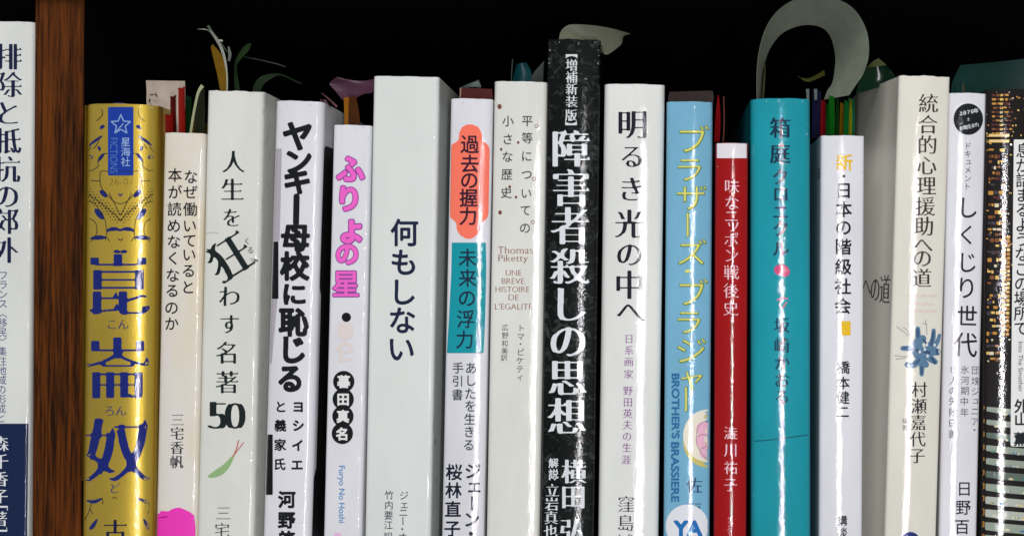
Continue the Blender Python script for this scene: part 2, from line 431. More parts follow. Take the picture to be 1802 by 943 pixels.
# ---------------------------------------------------------------- books
BOOKS = []
class Book:
    def __init__(s, name, label, quad, mat, d=0.0, bulge=0.5, corner=1.4, deep=128, power=2.0, pages_drop=0.4, cat='book', wob=0.035, top_wave=0.05, flare=0.0):
        """quad = (left x, right x at the top, top y, left x, right x at y = 943) in photo pixels; d, bulge, corner, deep in mm"""
        xlt, xrt, yt, xlb, xrb = quad; s.q = quad; s.b, s.r = bulge / 1000, corner / 1000; s.s = sc(d / 1000); s.d = d / 1000 - s.b - 0.4 * s.r
        s.base = VPY + CZ / (U * s.s); run = 943 - yt
        s.L = lambda y: xlt + (xlb - xlt) * (y - yt) / run
        s.Rr = lambda y: xrt + (xrb - xrt) * (y - yt) / run
        k = ((xlb + xrb) - (xlt + xrt)) / 2 / run; a = math.atan(-k)
        s.w = ((xrt - xlt) + (xrb - xlb)) / 2 * U * s.s; s.h = (s.base - yt) * U * s.s / math.cos(a)
        c = ((((s.L(s.base) + s.Rr(s.base)) / 2) - VPX) * U * s.s, s.d, 0)
        s.loc = (c[0], c[1], abs(math.sin(a)) * s.w / 2); s.a = a
        s.root = empty(name, s.loc, (0, a, 0)); tag(s.root, label, cat, 'books standing on the shelf')
        s.b, s.r, s.p, s.deep = bulge / 1000, min(corner / 1000, s.w * 0.45), power, deep / 1000
        BOOKS.append(s); s.ph = random.uniform(0, 6.28); s.flare = flare; s.wob = wob / 1000; s.yt = yt
        nf = 30; t = np.linspace(-1, 1, nf + 1); us = np.sign(t) * (1 - (1 - np.abs(t)) ** 1.7) * s.w / 2   # denser at the corners
        prof = [(u, None) for u in us]
        zs = np.linspace(0, s.h, 41); th = 0.0007
        V, F = [], []
        side = [0.004, 0.012, 0.03, 0.038, 0.042, 0.07, s.deep]
        n = 0
        for z in zs:
            ring = [(-s.w / 2 - flare * min(max(y - 0.004, 0), 0.036), y, z) for y in side[::-1]] + [(u, s.surf(u, z), z) for u in us] + [(s.w / 2, y, z) for y in side]
            if z == zs[-1]: ring = [(x, y, z + 0.001 * top_wave * (math.sin(x * 700 + s.ph) + 0.6 * math.sin(x * 1900 + 2 * s.ph))) for x, y, z in ring]
            n = len(ring); V += ring
        m = len(zs)
        for i in range(m - 1):
            for j in range(n - 1): F.append((i * n + j, i * n + j + 1, (i + 1) * n + j + 1, (i + 1) * n + j))
        # inner skin and the rim at the top
        off = len(V); kx = 1 - 2 * th / s.w
        for z in (0, zs[-1] - 0.0001):
            V += [(x * kx, y + (th if y < s.deep - 1e-6 else 0), z) for x, y, _ in V[(m - 1) * n:m * n]]
        for j in range(n - 1):
            F.append((off + j, off + n + j, off + n + j + 1, off + j + 1))
            F.append(((m - 1) * n + j, (m - 1) * n + j + 1, off + n + j + 1, off + n + j))
        s.cover = mesh_obj('cover', V, F, mat, s.root, smooth=True, angle=38)
        v, f = box(-s.w / 2 + th * 1.3, s.w / 2 - th * 1.3, s.b + s.r + 0.002, s.deep - 0.002, 0.0004, s.h - pages_drop / 1000)
        mesh_obj('page_block', v, f, PAGES, s.root)
    def surf(s, u, z):
        """depth of the spine's face at u across, z up"""
        h = s.w / 2; x = min(abs(u), h); y = s.b * (x / h) ** s.p
        t = h - x
        if t < s.r: y += s.r - math.sqrt(max(s.r * s.r - (s.r - t) ** 2, 0))
        e = 1 - (x / h) ** 4
        return y + e * s.wob * (math.sin(z * 55 + s.ph) + 0.6 * math.sin(z * 121 + u * 90 + 2.1 * s.ph))
    def on_spine(s, px, py, lift=1):
        y = s.b * 0.5; ca, sa = math.cos(s.a), math.sin(s.a)
        for _ in range(4):
            k = sc(s.loc[1] + y); X = (px - VPX) * U * k - s.loc[0]; Z = CZ + (VPY - py) * U * k - s.loc[2]
            u = X * ca - Z * sa; z = X * sa + Z * ca
            u = min(max(u, -s.w * 0.496), s.w * 0.496); z = min(max(z, 0.0002), s.h - 0.0001); y = s.surf(u, z)
        e = 2e-5; nx = -(s.surf(u + e, z) - s.surf(u - e, z)) / (2 * e); l = math.hypot(1, nx)
        k = 0.00006 * lift
        return (u + k * nx * -1 * -1 / l, s.surf(u, z) - k / l, z)
    def on_side(s, sign, y0=0.0, per=0.001):
        """printing on a cover board: px = mm back from the spine, py = photo pixel of the height"""
        def mp(px, py, lift=1):
            fl = s.flare * min(max(px * per - 0.004, 0), 0.036) if sign < 0 else 0
            return (sign * (s.w / 2 + fl + 0.00006 * lift), y0 + px * per, min(max(s.h - (py - s.yt) * U * s.s, 0), s.h))
        return mp
PAGES = fabric_pages()
WHITE = printed((231, 233, 229)); LAV = printed((228, 228, 234)); IVORY = printed((228, 229, 221))

# ---------------------------------------------------------------- the bookcase
case = empty('bookcase', (P(103, 0)[0], 0, 0)); tag(case, 'dark brown wooden bookcase holding the row of books', 'bookcase')
WOOD = wood_mat((32, 13, 2), (106, 54, 13), 'brown_oak'); DARK = wood_mat((3, 3, 3), (6, 6, 6), 'shade_black_board', 0.95)  # inner boards near black: shade of the deep shelf put into their colour
ox = case.location.x; TOPZ = CZ + (VPY + 15) * U
def board(name, x0, x1, y0, y1, z0, z1, strip):
    v, f = box(x0, x1, y0 + (0.0012 if strip else 0), y1, z0, z1); o = mesh_obj(name, v, f, DARK, case)
    if strip:
        v, f = box(x0 - 0.0002, x1 + 0.0002, y0, y0 + 0.0012, z0 - 0.0002, z1 + 0.0002, 0.0004); mesh_obj('edge_strip', v, f, WOOD, o)
    return o
up = board('upright_panel', P(61.5, 0)[0] - ox, P(144.5, 0)[0] - ox, -0.002, 0.25, -0.018, TOPZ - 0.0005, True); up.rotation_euler = (0, math.radians(0.33), 0)
board('shelf_board', -0.45 - ox, 0.35 - ox, -0.001, 0.25, -0.0185, -0.0004, False)
board('shelf_board', -0.45 - ox, 0.35 - ox, -0.006, 0.25, TOPZ, TOPZ + 0.018, True)
board('back_panel', -0.45 - ox, 0.35 - ox, 0.2505, 0.256, -0.03, TOPZ + 0.03, False)

NAVY = (20, 28, 66); BLACK = (18, 19, 24)
G0, GB, GX = ('g', 0.0), ('g', 0.018), ('g', 0.04)
MN, MNB, MNT = ('m', 0.55, 0.024, 1.2), ('m', 0.6, 0.03, 1.2), ('m', 0.58, 0.008, 0.8)

def rrect(x0, y0, x1, y1, r, n=6, sk=0.0):
    q = []
    for cxx, cyy, a0 in ((x1 - r, y0 + r, -90), (x1 - r, y1 - r, 0), (x0 + r, y1 - r, 90), (x0 + r, y0 + r, 180)):
        for k in range(n + 1):
            a = math.radians(a0 + 90 * k / n); yy = cyy + r * math.sin(a); q.append((cxx + r * math.cos(a) - sk * (yy - y0), yy))
    return q

# -- white book at the far left, beyond the upright
b = Book('book', 'white book with dark blue lower band, left of the wooden upright', (-78, 62, 40, -90, 51), WHITE, d=0.5, bulge=0.3, corner=1.6)
Ink(b, 'title_lettering', NAVY).col('排除と抵抗の郊外', [(15, 100), (15, 149), (14, 199), (14, 248), (12, 298), (11, 345), (10, 389), (9, 440)], 49, ('m', 0.44, 0.026, 1.3))
Ink(b, 'subtitle_lettering', (95, 100, 140)).col('フランス〈移民〉集住地域の形成と', ((6, 484), (2, 735)), 17.5)
Ink(b, 'paper_band', (14, 34, 74)).rect(-86, 745, 60, 960, (1.0, 4.0))
Ink(b, 'band_lettering', (230, 235, 238), lift=2).col('森千香子［著］', [(2, 780), (2, 811), (1, 842), (1, 872), (1, 884), (0, 912), (0, 940)], 28, ('m', 0.6, 0.02, 1.0))

# -- gold book
GOLD = printed((204, 174, 66), rough=0.38, coat=0.8, mottle=0.10)
GOLD.node_tree.nodes['Principled BSDF'].inputs['Metallic'].default_value = 0.45     # foil stock
b = Book('book', 'gold patterned book with a blue star label, right beside the wooden upright', (153, 284, 188, 145.5, 274), GOLD, d=0.0, bulge=4.5, corner=3.0, power=2.4, wob=0.06)
gi = Ink(b, 'title_lettering', (16, 34, 118))
gi.g('崑', 208, 500, 118, ('m', 0.32, 0.026, 1.7), n=72); gi.g('崙', 207, 647, 116, ('m', 0.32, 0.026, 1.7), n=72); gi.g('奴', 207, 792, 122, ('m', 0.36, 0.03, 1.7), n=72)
for t, x, y in (('こ', 197, 570), ('ん', 217, 570), ('ろ', 193, 722), ('ん', 213, 722), ('ど', 202, 858)): gi.g(t, x, y, 21, ('m', 0.6, 0, 0))
Ink(b, 'author_lettering', (16, 22, 60)).g('古', 203, 934, 44, MN)
lb = Ink(b, 'blue_label', (18, 58, 160)).rect(190, 188.6, 235, 309, 2.2)
ll = Ink(b, 'label_lettering', (150, 178, 222), lift=2)
star = [(213 + (18 if k % 2 == 0 else 8) * math.sin(k * math.pi / 5), 220 - (18 if k % 2 == 0 else 8) * math.cos(k * math.pi / 5)) for k in range(11)]
for k in range(10): ll.stroke([star[k], star[k + 1]], 1.9)
ll.stroke([(205, 232), (217, 218)], 1.6)
for k, t in enumerate('星海社'): ll.g(t, 221.5, 250 + k * 17.5, 17.5, ('g', 0.004))
Ink(b, 'label_lettering', (92, 132, 204), lift=2).word('FICTIONS', 200.5, 274, 13.5, ('g', -0.012), rot=-90, width=62)
Ink(b, 'number_lettering', (90, 80, 40)).word('26-01', 212, 320, 11, ('g', -0.03), width=40)
pn = Ink(b, 'navy_pattern', (18, 34, 110)); pl = Ink(b, 'line_pattern', (38, 34, 40)); pd = Ink(b, 'dot_pattern', (70, 52, 30))
cx = 212.0
def both(fn):
    for sg in (-1, 1): fn(lambda x: cx + sg * (x - cx))
def pat(f):
    def leaf(x0, y0, x1, y1, w): pn.stroke([(f(x0), y0), (f((x0 + x1) / 2), (y0 + y1) / 2 - 1), (f(x1), y1)], 0.8, 0.8, w)
    leaf(184, 222, 176, 227, 6); leaf(181, 239, 155, 258, 5); leaf(153, 277, 163, 278, 7); leaf(184, 270, 172, 285, 6); leaf(173, 258, 176, 266, 5)
    leaf(176, 336, 188, 347, 9); leaf(167, 368, 182, 386, 11); leaf(188, 405, 210, 403, 7); leaf(158, 420, 188, 418, 8)
    leaf(200, 443, 212, 444, 6)
    pn.stroke([(f(152), 880), (f(166), 882), (f(180), 876)], 1.5, 1.5, 6); pn.stroke([(f(171), 913), (f(163), 925), (f(158), 930)], 2, 2, 7)
    for q in ([(179, 192), (180, 203), (170, 213)], [(189, 270), (178, 273), (172, 285), (173, 292), (162, 300), (153, 300)], [(190, 302), (178, 302), (176, 316), (180, 333), (200, 354), (212, 359)],
              [(160, 318), (176, 319)], [(153, 355), (166, 358), (184, 385), (187, 405)], [(158, 385), (168, 392), (170, 410), (160, 425)], [(152, 268), (160, 259)], [(188, 405), (186, 423)], [(188, 418), (193, 424)],
              [(176, 240), (172, 252), (165, 262)], [(150, 340), (170, 352), (205, 380), (212, 389)], [(192, 340), (212, 379)],
              [(180, 877), (181, 886)], [(161, 884), (157, 898), (150, 912), (147, 915)], [(159, 896), (163, 903)]):
        pl.stroke([(f(x), y) for x, y in q], 1.3)
    for r in range(14):
        for k in range(11):
            x = 209.2 - k * 5.9 - (r % 2) * 2.95; y = 328 + r * 4.9; e = y - (331 + (x - 153) * 0.78)
            if 153 < x and -4 < e < 22: pd.ell(f(x), y, 1.75 - 0.07 * abs(e - 9))
both(pat)
pn.stroke([(188, 408), (200, 402), (211, 405), (224, 402), (236, 408)], 2, 2, 4); pn.stroke([(209, 341), (212, 345), (215, 341)], 2); pl.stroke([(208, 420), (212, 423), (216, 420)], 1.6)
pl.stroke([(198, 876), (202, 874), (206, 877)], 1.2)
pl.stroke([(190, 302), (212, 302), (234, 302)], 1.0)

# -- cream book with a pink smear
CREAM = printed((229, 224, 216), tone=(224, 211, 178))
b = Book('book', 'narrow cream book with two columns of lettering and a bright pink patch at the bottom', (288, 363.5, 236, 276, 346), CREAM, d=0.5, bulge=1.5, corner=1.2, deep=105)
Ink(b, 'title_lettering', BLACK).col('なぜ働いていると', [(336, 311), (335.5, 338), (335, 368), (334, 397), (334, 423), (333, 448), (332, 476), (331, 505)], 26, ('g', 0.006)).col('本が読めなくなるのか', [(308, 308), (308, 338), (307, 368), (306, 397), (306, 425), (305, 454), (304, 484), (303, 511), (302, 541), (302, 569)], 26, ('g', 0.006))
Ink(b, 'author_lettering', (60, 60, 70)).col('三宅香帆', [(312.5, 738), (312, 762), (311.5, 787), (311, 812)], 24.5, MN)
Ink(b, 'pink_patch', (246, 60, 190)).poly([(274, 905), (281, 902), (283, 898), (296, 899), (305, 894), (315, 892), (326, 896), (334, 900), (342, 906), (345, 930), (350, 965), (268, 965)], (0.6, 1.5))
Ink(b, 'pink_patch', (190, 20, 140), lift=2).stroke([(280, 910), (288, 909), (296, 908)], 1.0, 1.0, 2.6)
Ink(b, 'scuff_mark', (236, 230, 215)).stroke([(281, 889), (286, 892), (290, 890)], 4).stroke([(294, 886), (297, 893)], 5)

# -- ivory book with 50
b = Book('book', 'ivory book with the large number 50 and a green chilli drawing', (365, 466, 163, 348.5, 446), IVORY, d=0.0, bulge=0.9, corner=1.5, top_wave=0.12)
t = Ink(b, 'title_lettering', (22, 32, 34))
for ch, x, y, z in (('人', 411, 285, 42), ('生', 409, 334, 42), ('を', 408, 383, 36), ('わ', 404, 521, 40), ('す', 404, 570, 38), ('名', 400, 620, 42), ('著', 400, 672, 42)): t.g(ch, x, y, z, MN)
t.g('狂', 404, 452, 82, ('m', 0.45, 0.03, 1.3), rot=32)
t.word('5', 383, 731, 49, ('m', 0.35, 0.035, 0), width=30); t.word('0', 414, 731, 49, ('m', 0.3, 0.03, 0), width=33)
Ink(b, 'ruby_lettering', (60, 66, 66)).col('くる', [(435, 424), (441, 440)], 13, rots='').g('っ', 443, 456, 10)
Ink(b, 'chilli_drawing', (150, 186, 128)).stroke([(366, 838), (380, 833), (396, 822), (410, 803)], 1.0, 4.0, 13)
Ink(b, 'chilli_drawing', (196, 110, 104), lift=2).stroke([(410, 803), (416, 790), (420, 774)], 2).stroke([(412, 800), (421, 788), (429, 778)], 1.6)
Ink(b, 'author_lettering', (70, 78, 78)).col('三宅', [(393, 902), (391, 932)], 28, MNT)
Ink(b, 'crease_line', (196, 196, 186)).stroke([(362, 411), (374, 409), (384, 410)], 1.6)

def side_wear(b, rgb, seed, n=26, y0=0, y1=940, deep=9):
    r = random.Random(seed); k = Ink(b, 'scuff_mark', rgb, side=b.on_side(1)); k.kind = 'stuff'
    for _ in range(n):
        x = r.uniform(0.8, deep); y = r.uniform(max(y0, b.yt + 4), y1); l = r.uniform(3, 26)
        k.stroke([(x, y), (x + r.uniform(-0.5, 0.5), y + l * 0.5), (x + r.uniform(-0.3, 0.3), y + l)], r.uniform(0.15, 0.5))
side_wear(b, (176, 166, 140), 4, 60)
# -- white book with heavy black lettering
b = Book('book', 'white book with very heavy black title lettering and black blocks on its left edge', (484, 573, 181, 465, 546), LAV, d=0.5, bulge=1.6, corner=1.8)
t = Ink(b, 'title_lettering', BLACK)
HX = ('g', 0.042)
for ch, x, y, z, r, sx in (('ヤ', 525, 239, 56, 6, 1), ('ン', 525, 283, 48, 6, 1.1), ('キ', 523, 318, 52, 2, 1), ('母', 520, 418, 50, 0, 1.06), ('校', 519, 468, 52, 0, 1), ('に', 518, 517, 42, 0, 1.1), ('恥', 517, 566, 52, 0, 1.02), ('じ', 515, 614, 52, 0, 1), ('る', 511, 665, 52, 0, 0.95)): t.g(ch, x, y, z, HX, r, sx)
t.stroke([(522, 346), (521, 392)], 11)
Ink(b, 'subtitle_lettering', BLACK).col('ヨシイエ', [(525, 715), (525, 748), (524, 783), (523, 817)], 22, GX).col('と義家氏', [(494, 715), (493.5, 748), (493, 782), (492, 816)], 22, ('g', 0.025))
Ink(b, 'author_lettering', BLACK).col('河野啓', [(505, 878), (504.5, 914), (504, 948)], 31, GX)
Ink(b, 'black_block', (12, 12, 14)).rect(468, 425, 490, 526, (0.3, 3.0))
Ink(b, 'black_block', (12, 12, 14)).rect(458, 764, 480, 870, (0.3, 3.0))
Ink(b, 'grey_edge_shade', (178, 172, 182)).poly([(482, 262), (496, 262), (492, 424), (476, 424)], (0.3, 3.0))  # shading of the spine's rounded left edge, painted on in grey
Ink(b, 'grey_edge_shade', (178, 172, 182)).poly([(474, 527), (488, 527), (478, 640), (470, 640)], (0.3, 3.0))  # lower stretch of the same painted edge shading
Ink(b, 'black_cover_patch', (6, 6, 8), side=b.on_side(1)).poly([(3.5, 262), (5, 255), (60, 255), (60, 960), (3, 960), (3, 840), (5.5, 825), (5, 520), (3, 505)], 3.0)

# -- white book with pink letters
b = Book('book', 'slim white book with bubbly pink lettering and four black discs', (587.5, 654.5, 222, 569.5, 637), LAV, d=0.0, bulge=0.8, corner=1.2, deep=120)
o = Ink(b, 'title_outline', (150, 78, 160)); t = Ink(b, 'title_lettering', (246, 104, 206), lift=2)
for ch, x, y, z in (('ふ', 617, 297, 50), ('り', 614, 349, 48), ('ょ', 619, 402, 54), ('の', 611, 446, 43), ('星', 609, 499, 50)):
    k = 0.0 if ch == '星' else 0.024; o.g(ch, x, y, z, ('g', 0.05 + k)); t.g(ch, x, y, z, ('g', 0.014 + k))
Ink(b, 'black_discs', (14, 16, 18)).ell(609.5, 558, 8.2).ell(605, 671, 18.8).ell(604, 702, 18.8).ell(603.5, 732, 18.8).ell(602.5, 762, 18.8)
Ink(b, 'disc_lettering', (232, 232, 232), lift=2).col('暮田真名', [(605, 671), (604, 702), (603.5, 732), (602.5, 763)], 23, GX)
Ink(b, 'faint_print', (229, 218, 214)).poly(rrect(594, 567, 622, 597, 9), 1.5).stroke([(606, 602), (594, 616)], 6).stroke([(608, 602), (620, 614)], 6).stroke([(598, 619), (618, 618)], 5).stroke([(604, 620), (597, 634), (616, 632)], 5)
Ink(b, 'romaji_lettering', (96, 150, 200)).word('Furyo No Hoshi', 600, 869, 13.5, ('g', 0.01), rot=-90, width=100)
Ink(b, 'pink_mark', (236, 190, 226)).ell(594, 941, 7, 5)

# -- wide white book
PALE = printed((226, 230, 226), mottle=0.03)
b = Book('book', 'widest plain white book with five dark characters, tallest of the white ones left of centre', (657, 774, 137, 643, 757), PALE, d=-0.8, bulge=0.5, corner=1.3, deep=130)
Ink(b, 'title_lettering', (22, 32, 62)).col('何もしない', [(712, 409), (711, 461), (709, 513), (708, 563), (706, 613)], 51, ('g', 0.016))
Ink(b, 'author_lettering', (95, 98, 110)).col('ジェニー・オ', [(711, 871), (710, 888), (710, 901), (709, 916), (708, 930), (708, 944)], 17, ('g', 0.004)).col('竹内要江訳', [(685, 870), (684.5, 888), (684, 906), (683.5, 923), (683, 943)], 16.5, ('g', 0.004))
side_wear(b, (188, 188, 184), 5, 16, deep=7)
Ink(b, 'scuff_mark', (150, 130, 140), side=b.on_side(1)).ell(6, 780, 0.8, 5).ell(9, 852, 0.7, 4)

# -- book with orange and teal shapes
b = Book('book', 'white book with an orange rounded shape above a teal rectangle', (794, 867, 176, 777, 852), LAV, d=0.0, bulge=1.3, corner=1.3)
o = Ink(b, 'orange_shape', (255, 122, 98))
o.poly([p for p in ([(793, 262), (795, 255), (803, 250), (807, 246), (808, 234), (813, 224), (822, 219.5), (832, 219.5), (842, 224), (848, 235), (849, 248), (855, 252), (860, 257), (862, 264), (860, 376), (858, 383), (852, 389), (847, 392), (846, 403), (840, 413), (830, 420), (820, 420), (810, 414), (804, 405), (803, 394), (800, 389), (793, 384), (791.5, 376)])], (0.5, 1.5))
Ink(b, 'teal_rectangle', (14, 152, 166)).poly([(795, 427), (855, 427), (856, 470), (854, 560), (851, 621), (786, 621), (790, 560), (794, 480)], (0.5, 3.0))
Ink(b, 'title_lettering', (52, 22, 46), lift=2).col('過去の握力', [(827, 254), (827, 288), (826, 317), (825, 348), (824, 380)], 34, ('g', 0.012))
Ink(b, 'title_lettering', (14, 44, 66), lift=2).col('未来の浮力', [(823, 453), (823, 489), (822, 524), (820, 561), (818, 597)], 34, ('g', 0.008))
Ink(b, 'subtitle_lettering', (62, 68, 82)).col('手引書', [(806, 647), (805.5, 670), (805, 694)], 21, ('g', 0.005)).col('あしたを生きる', [(829, 647), (828.5, 669), (828, 692), (828, 714), (827, 737), (826, 759), (825, 782)], 22, ('g', 0.006))
Ink(b, 'author_lettering', (22, 30, 50)).col('桜林直子', [(799, 830), (798, 862), (797, 895), (796, 929)], 30, GB).col('ジェーン・', [(832, 828), (832, 856), (831, 885), (830, 913), (829, 938)], 30, GB)

# -- Piketty
b = Book('book', 'ivory book with small grey title, red dots and small brown roman lettering', (870, 963.5, 146, 856, 949.5), IVORY, d=0.0, bulge=1.0, corner=1.7)
Ink(b, 'title_lettering', (74, 76, 80)).col('平等についての', [(928, 213), (928, 243), (927, 275), (927, 307), (926, 340), (925, 370), (924, 401)], 21, ('g', 0.006)).col('小さな歴史', [(894, 213), (893.5, 245), (893, 276), (892, 307), (891, 339)], 21, ('g', 0.006))
k = Ink(b, 'red_dots', (122, 74, 66))
for x, y, r in ((879, 188, 3.8), (882, 263, 2.2), (912, 251, 2.2), (880, 374, 3.2), (908, 347, 2.2), (897, 329, 2.4)): k.ell(x, y, r, r * 1.2)
for x, y in ((944, 222), (940, 315), (938, 391)): k.stroke([(x + 3 * math.cos(a), y + 3 * math.sin(a)) for a in np.linspace(0, 5.8, 7)], 1.3)
t = Ink(b, 'roman_lettering', (158, 112, 102))
MS = ('m', 0.55, 0.0, 0)
for w, x, y, h, wd in (('Thomas', 907, 440, 13, 62), ('Piketty', 903, 456, 16, 52), ('UNE', 904, 480, 10, 28), ('BRÈVE', 903, 493, 13, 40), ('HISTOIRE', 902, 509, 10, 60), ('DE', 904, 523, 10, 18), ("L'ÉGALITÉ", 904, 538, 13, 66)): t.word(w, x, y, h, MS, width=wd)
Ink(b, 'author_lettering', (92, 92, 100)).col('広野和美訳', [(889, 576), (889, 590), (888.5, 604), (888, 617), (887, 629)], 12.5).col('トマ・ピケティ', [(917, 577), (916.5, 592), (916, 605), (916, 619), (915, 634), (915, 649), (914, 664)], 14.5)

# -- black marbled book
MARB = marble_mat()
b = Book('book', 'tallest book, black marbled with large white brush lettering', (964, 1057, 72, 951, 1045), MARB, d=-0.5, bulge=1.5, corner=1.0, deep=140, top_wave=0.12)
t = Ink(b, 'title_lettering', (224, 228, 232)); MK = ('m', 0.42, 0.036, 1.4)
t.col('障害者殺しの思想', [(1005, 261), (1005, 330), (1004, 397), (1003, 468), (1002, 535), (1000, 599), (999, 664), (998, 732)], 70, MK)
Ink(b, 'edition_lettering', (216, 222, 222)).col('【増補新装版】', [(1006, 93), (1006, 115), (1006, 136), (1006, 157), (1006, 179), (1005, 203), (1005, 224)], 22, ('m', 0.6, 0.02, 1.0))
Ink(b, 'author_lettering', (218, 222, 226)).col('横田弘', [(1010, 829), (1009, 873), (1007, 932)], 45, MK)
Ink(b, 'commentary_lettering', (218, 222, 226)).col('解説：', [(974, 814), (974, 833), (973, 847)], 18, GB).col('立岩真也', [(972, 862), (971, 886), (970, 910), (969, 934)], 25, ('m', 0.55, 0.025, 1.0))

# -- white book, light
b = Book('book', 'plain white book with a spaced brush title running into violet small print', (1064, 1169.5, 151, 1052, 1159), WHITE, d=0.0, bulge=1.5, corner=2.0)
t = Ink(b, 'title_lettering', (26, 24, 40))
for ch, x, y, z in (('明', 1113, 219, 55), ('る', 1112, 275, 46), ('き', 1111, 333, 48), ('光', 1108, 394, 54), ('の', 1108, 447, 50), ('中', 1108, 501, 54), ('へ', 1110, 548, 54)): t.g(ch, x, y, z, ('m', 0.44, 0.026, 1.3))
Ink(b, 'subtitle_lettering', (150, 92, 156)).col('日系画家野田英夫の生涯', [(1107, 596), (1107, 616), (1106.5, 636), (1106, 658), (1105, 687), (1105, 707), (1104.5, 727), (1104, 747), (1103.5, 767), (1103, 787), (1102, 808)], 17.5, ('m', 0.7, 0.012, 0.8))
Ink(b, 'author_lettering', (66, 66, 76)).col('窪島誠', [(1102, 886), (1101, 919), (1100, 953)], 31, MNT)

# -- sky blue book
BLUE = printed((122, 182, 212), mottle=0.07)
b = Book('book', 'sky blue book with thin yellow lettering and a white YA disc at the bottom', (1174, 1253.5, 181, 1167, 1249.5), BLUE, d=0.0, bulge=1.6, corner=1.4)
o = Ink(b, 'title_shadow', (104, 136, 84)); t = Ink(b, 'title_lettering', (226, 222, 112), lift=2)
for ch, x, y, z in (('ブ', 1219, 246, 62), ('ラ', 1213, 298, 56), ('ザ', 1217, 347, 58), ('ズ', 1217, 444, 58), ('ブ', 1218, 515, 60), ('ラ', 1212, 566, 56), ('ジ', 1216, 616, 60), ('ャ', 1217, 664, 54)):
    o.g(ch, x + 0.4, y + 0.6, z, ('g', 0.012), sy=0.86); t.g(ch, x, y, z, ('g', -0.013), sy=0.86)
for x, y0, y1 in ((1210, 376, 415), (1207, 682, 722)):
    o.stroke([(x + 0.4, y0), (x + 0.4, y1)], 5.5); t.stroke([(x, y0), (x, y1)], 3)
t.ell(1210, 477, 5, 3)
Ink(b, 'roman_lettering', (44, 110, 160)).word("BROTHER'S", 1189, 714, 13.5, ('g', 0.03), rot=-90, width=113).word('BRASSIERE', 1188, 830, 13.5, ('g', 0.03), rot=-90, width=104)
Ink(b, 'pastry_drawing', (206, 194, 112)).ell(1246, 776, 44, 46)
Ink(b, 'pastry_drawing', (238, 232, 214), lift=2).ell(1246, 766, 44, 46)
Ink(b, 'pastry_drawing', (240, 186, 210), lift=3).ell(1238, 755, 13, 13).ell(1239, 775, 15, 14).ell(1245, 795, 14, 12).ell(1247, 765, 10, 22)
Ink(b, 'pastry_drawing', (150, 132, 130), lift=4).stroke([(1228, 768), (1236, 764), (1249, 766)], 1.0).stroke([(1232, 790), (1240, 786), (1249, 784)], 1.0).stroke([(1230, 748), (1226, 762), (1226, 778), (1234, 796), (1246, 808)], 1.0).stroke([(1230, 748), (1238, 742), (1249, 741)], 1.0)
Ink(b, 'author_lettering', (30, 58, 96)).g('佐', 1222, 853, 30, MNT).g('原', 1221, 897, 30, MNT)
Ink(b, 'white_disc', (228, 230, 236), lift=2).ell(1209, 925, 38, 38)
Ink(b, 'disc_lettering', (24, 110, 180), lift=3).word('YA', 1211, 929, 26, ('g', 0.045), width=48)

# -- red book
RED = printed((160, 2, 5), mottle=0.04)
b = Book('book', 'small red book with a white top and pale pink lettering', (1257.5, 1318, 253, 1257.5, 1312), RED, d=0.3, bulge=1.6, corner=0.9, deep=105)
Ink(b, 'white_top', (230, 226, 230)).rect(1250, 252, 1325, 278.5, (0.4, 2.0))
Ink(b, 'title_lettering', (240, 196, 204)).col('味なニッポン戦後史', [(1288, 328), (1288, 357), (1287.5, 380), (1287.5, 398), (1287, 422), (1287, 449), (1287, 479), (1286.5, 511), (1286, 542)], 28, ('m', 0.55, 0.012, 1.0))
Ink(b, 'author_lettering', (240, 196, 204)).col('澁川祐子', [(1286, 761), (1286, 791), (1286, 822), (1285.5, 852)], 25, ('m', 0.55, 0.012, 1.0))
Ink(b, 'publisher_lettering', (236, 180, 188)).col('インター', [(1285, 911), (1285, 921), (1284.5, 932), (1284, 942)], 11.5)

# -- teal book
TEAL = printed((20, 152, 168), mottle=0.08)
b = Book('book', 'teal book with small dark title, red seal and a fold line near the bottom', (1321.5, 1425, 176, 1321, 1427.5), TEAL, d=0.0, bulge=2.3, corner=2.2)
Ink(b, 'title_lettering', (4, 46, 72)).col('箱庭', [(1373, 225), (1373, 270)], 38, ('m', 0.95, 0.02, 0.6)).col('クロニクル', [(1373, 311), (1374, 341), (1374, 373), (1374, 402), (1374, 437)], 31, ('m', 0.95, 0.02, 0.6), sx=1.0)
Ink(b, 'red_seal', (206, 78, 124)).ell(1375, 475, 13, 10).ell(1381, 478, 9, 9)
Ink(b, 'red_seal', (206, 130, 150)).stroke([(1368, 528), (1378, 524), (1386, 526)], 2.5).stroke([(1375, 524), (1372, 538)], 2.5).stroke([(1384, 532), (1378, 541)], 2.5)
Ink(b, 'author_lettering', (6, 54, 80)).col('坂崎かおる', [(1376, 572), (1376, 607), (1376, 638), (1376, 668), (1376, 698)], 29, ('m', 0.85, 0.016, 0.6))
Ink(b, 'fold_line', (16, 92, 108)).stroke([(1321, 776), (1350, 774), (1390, 769), (1427, 764)], 1.9)

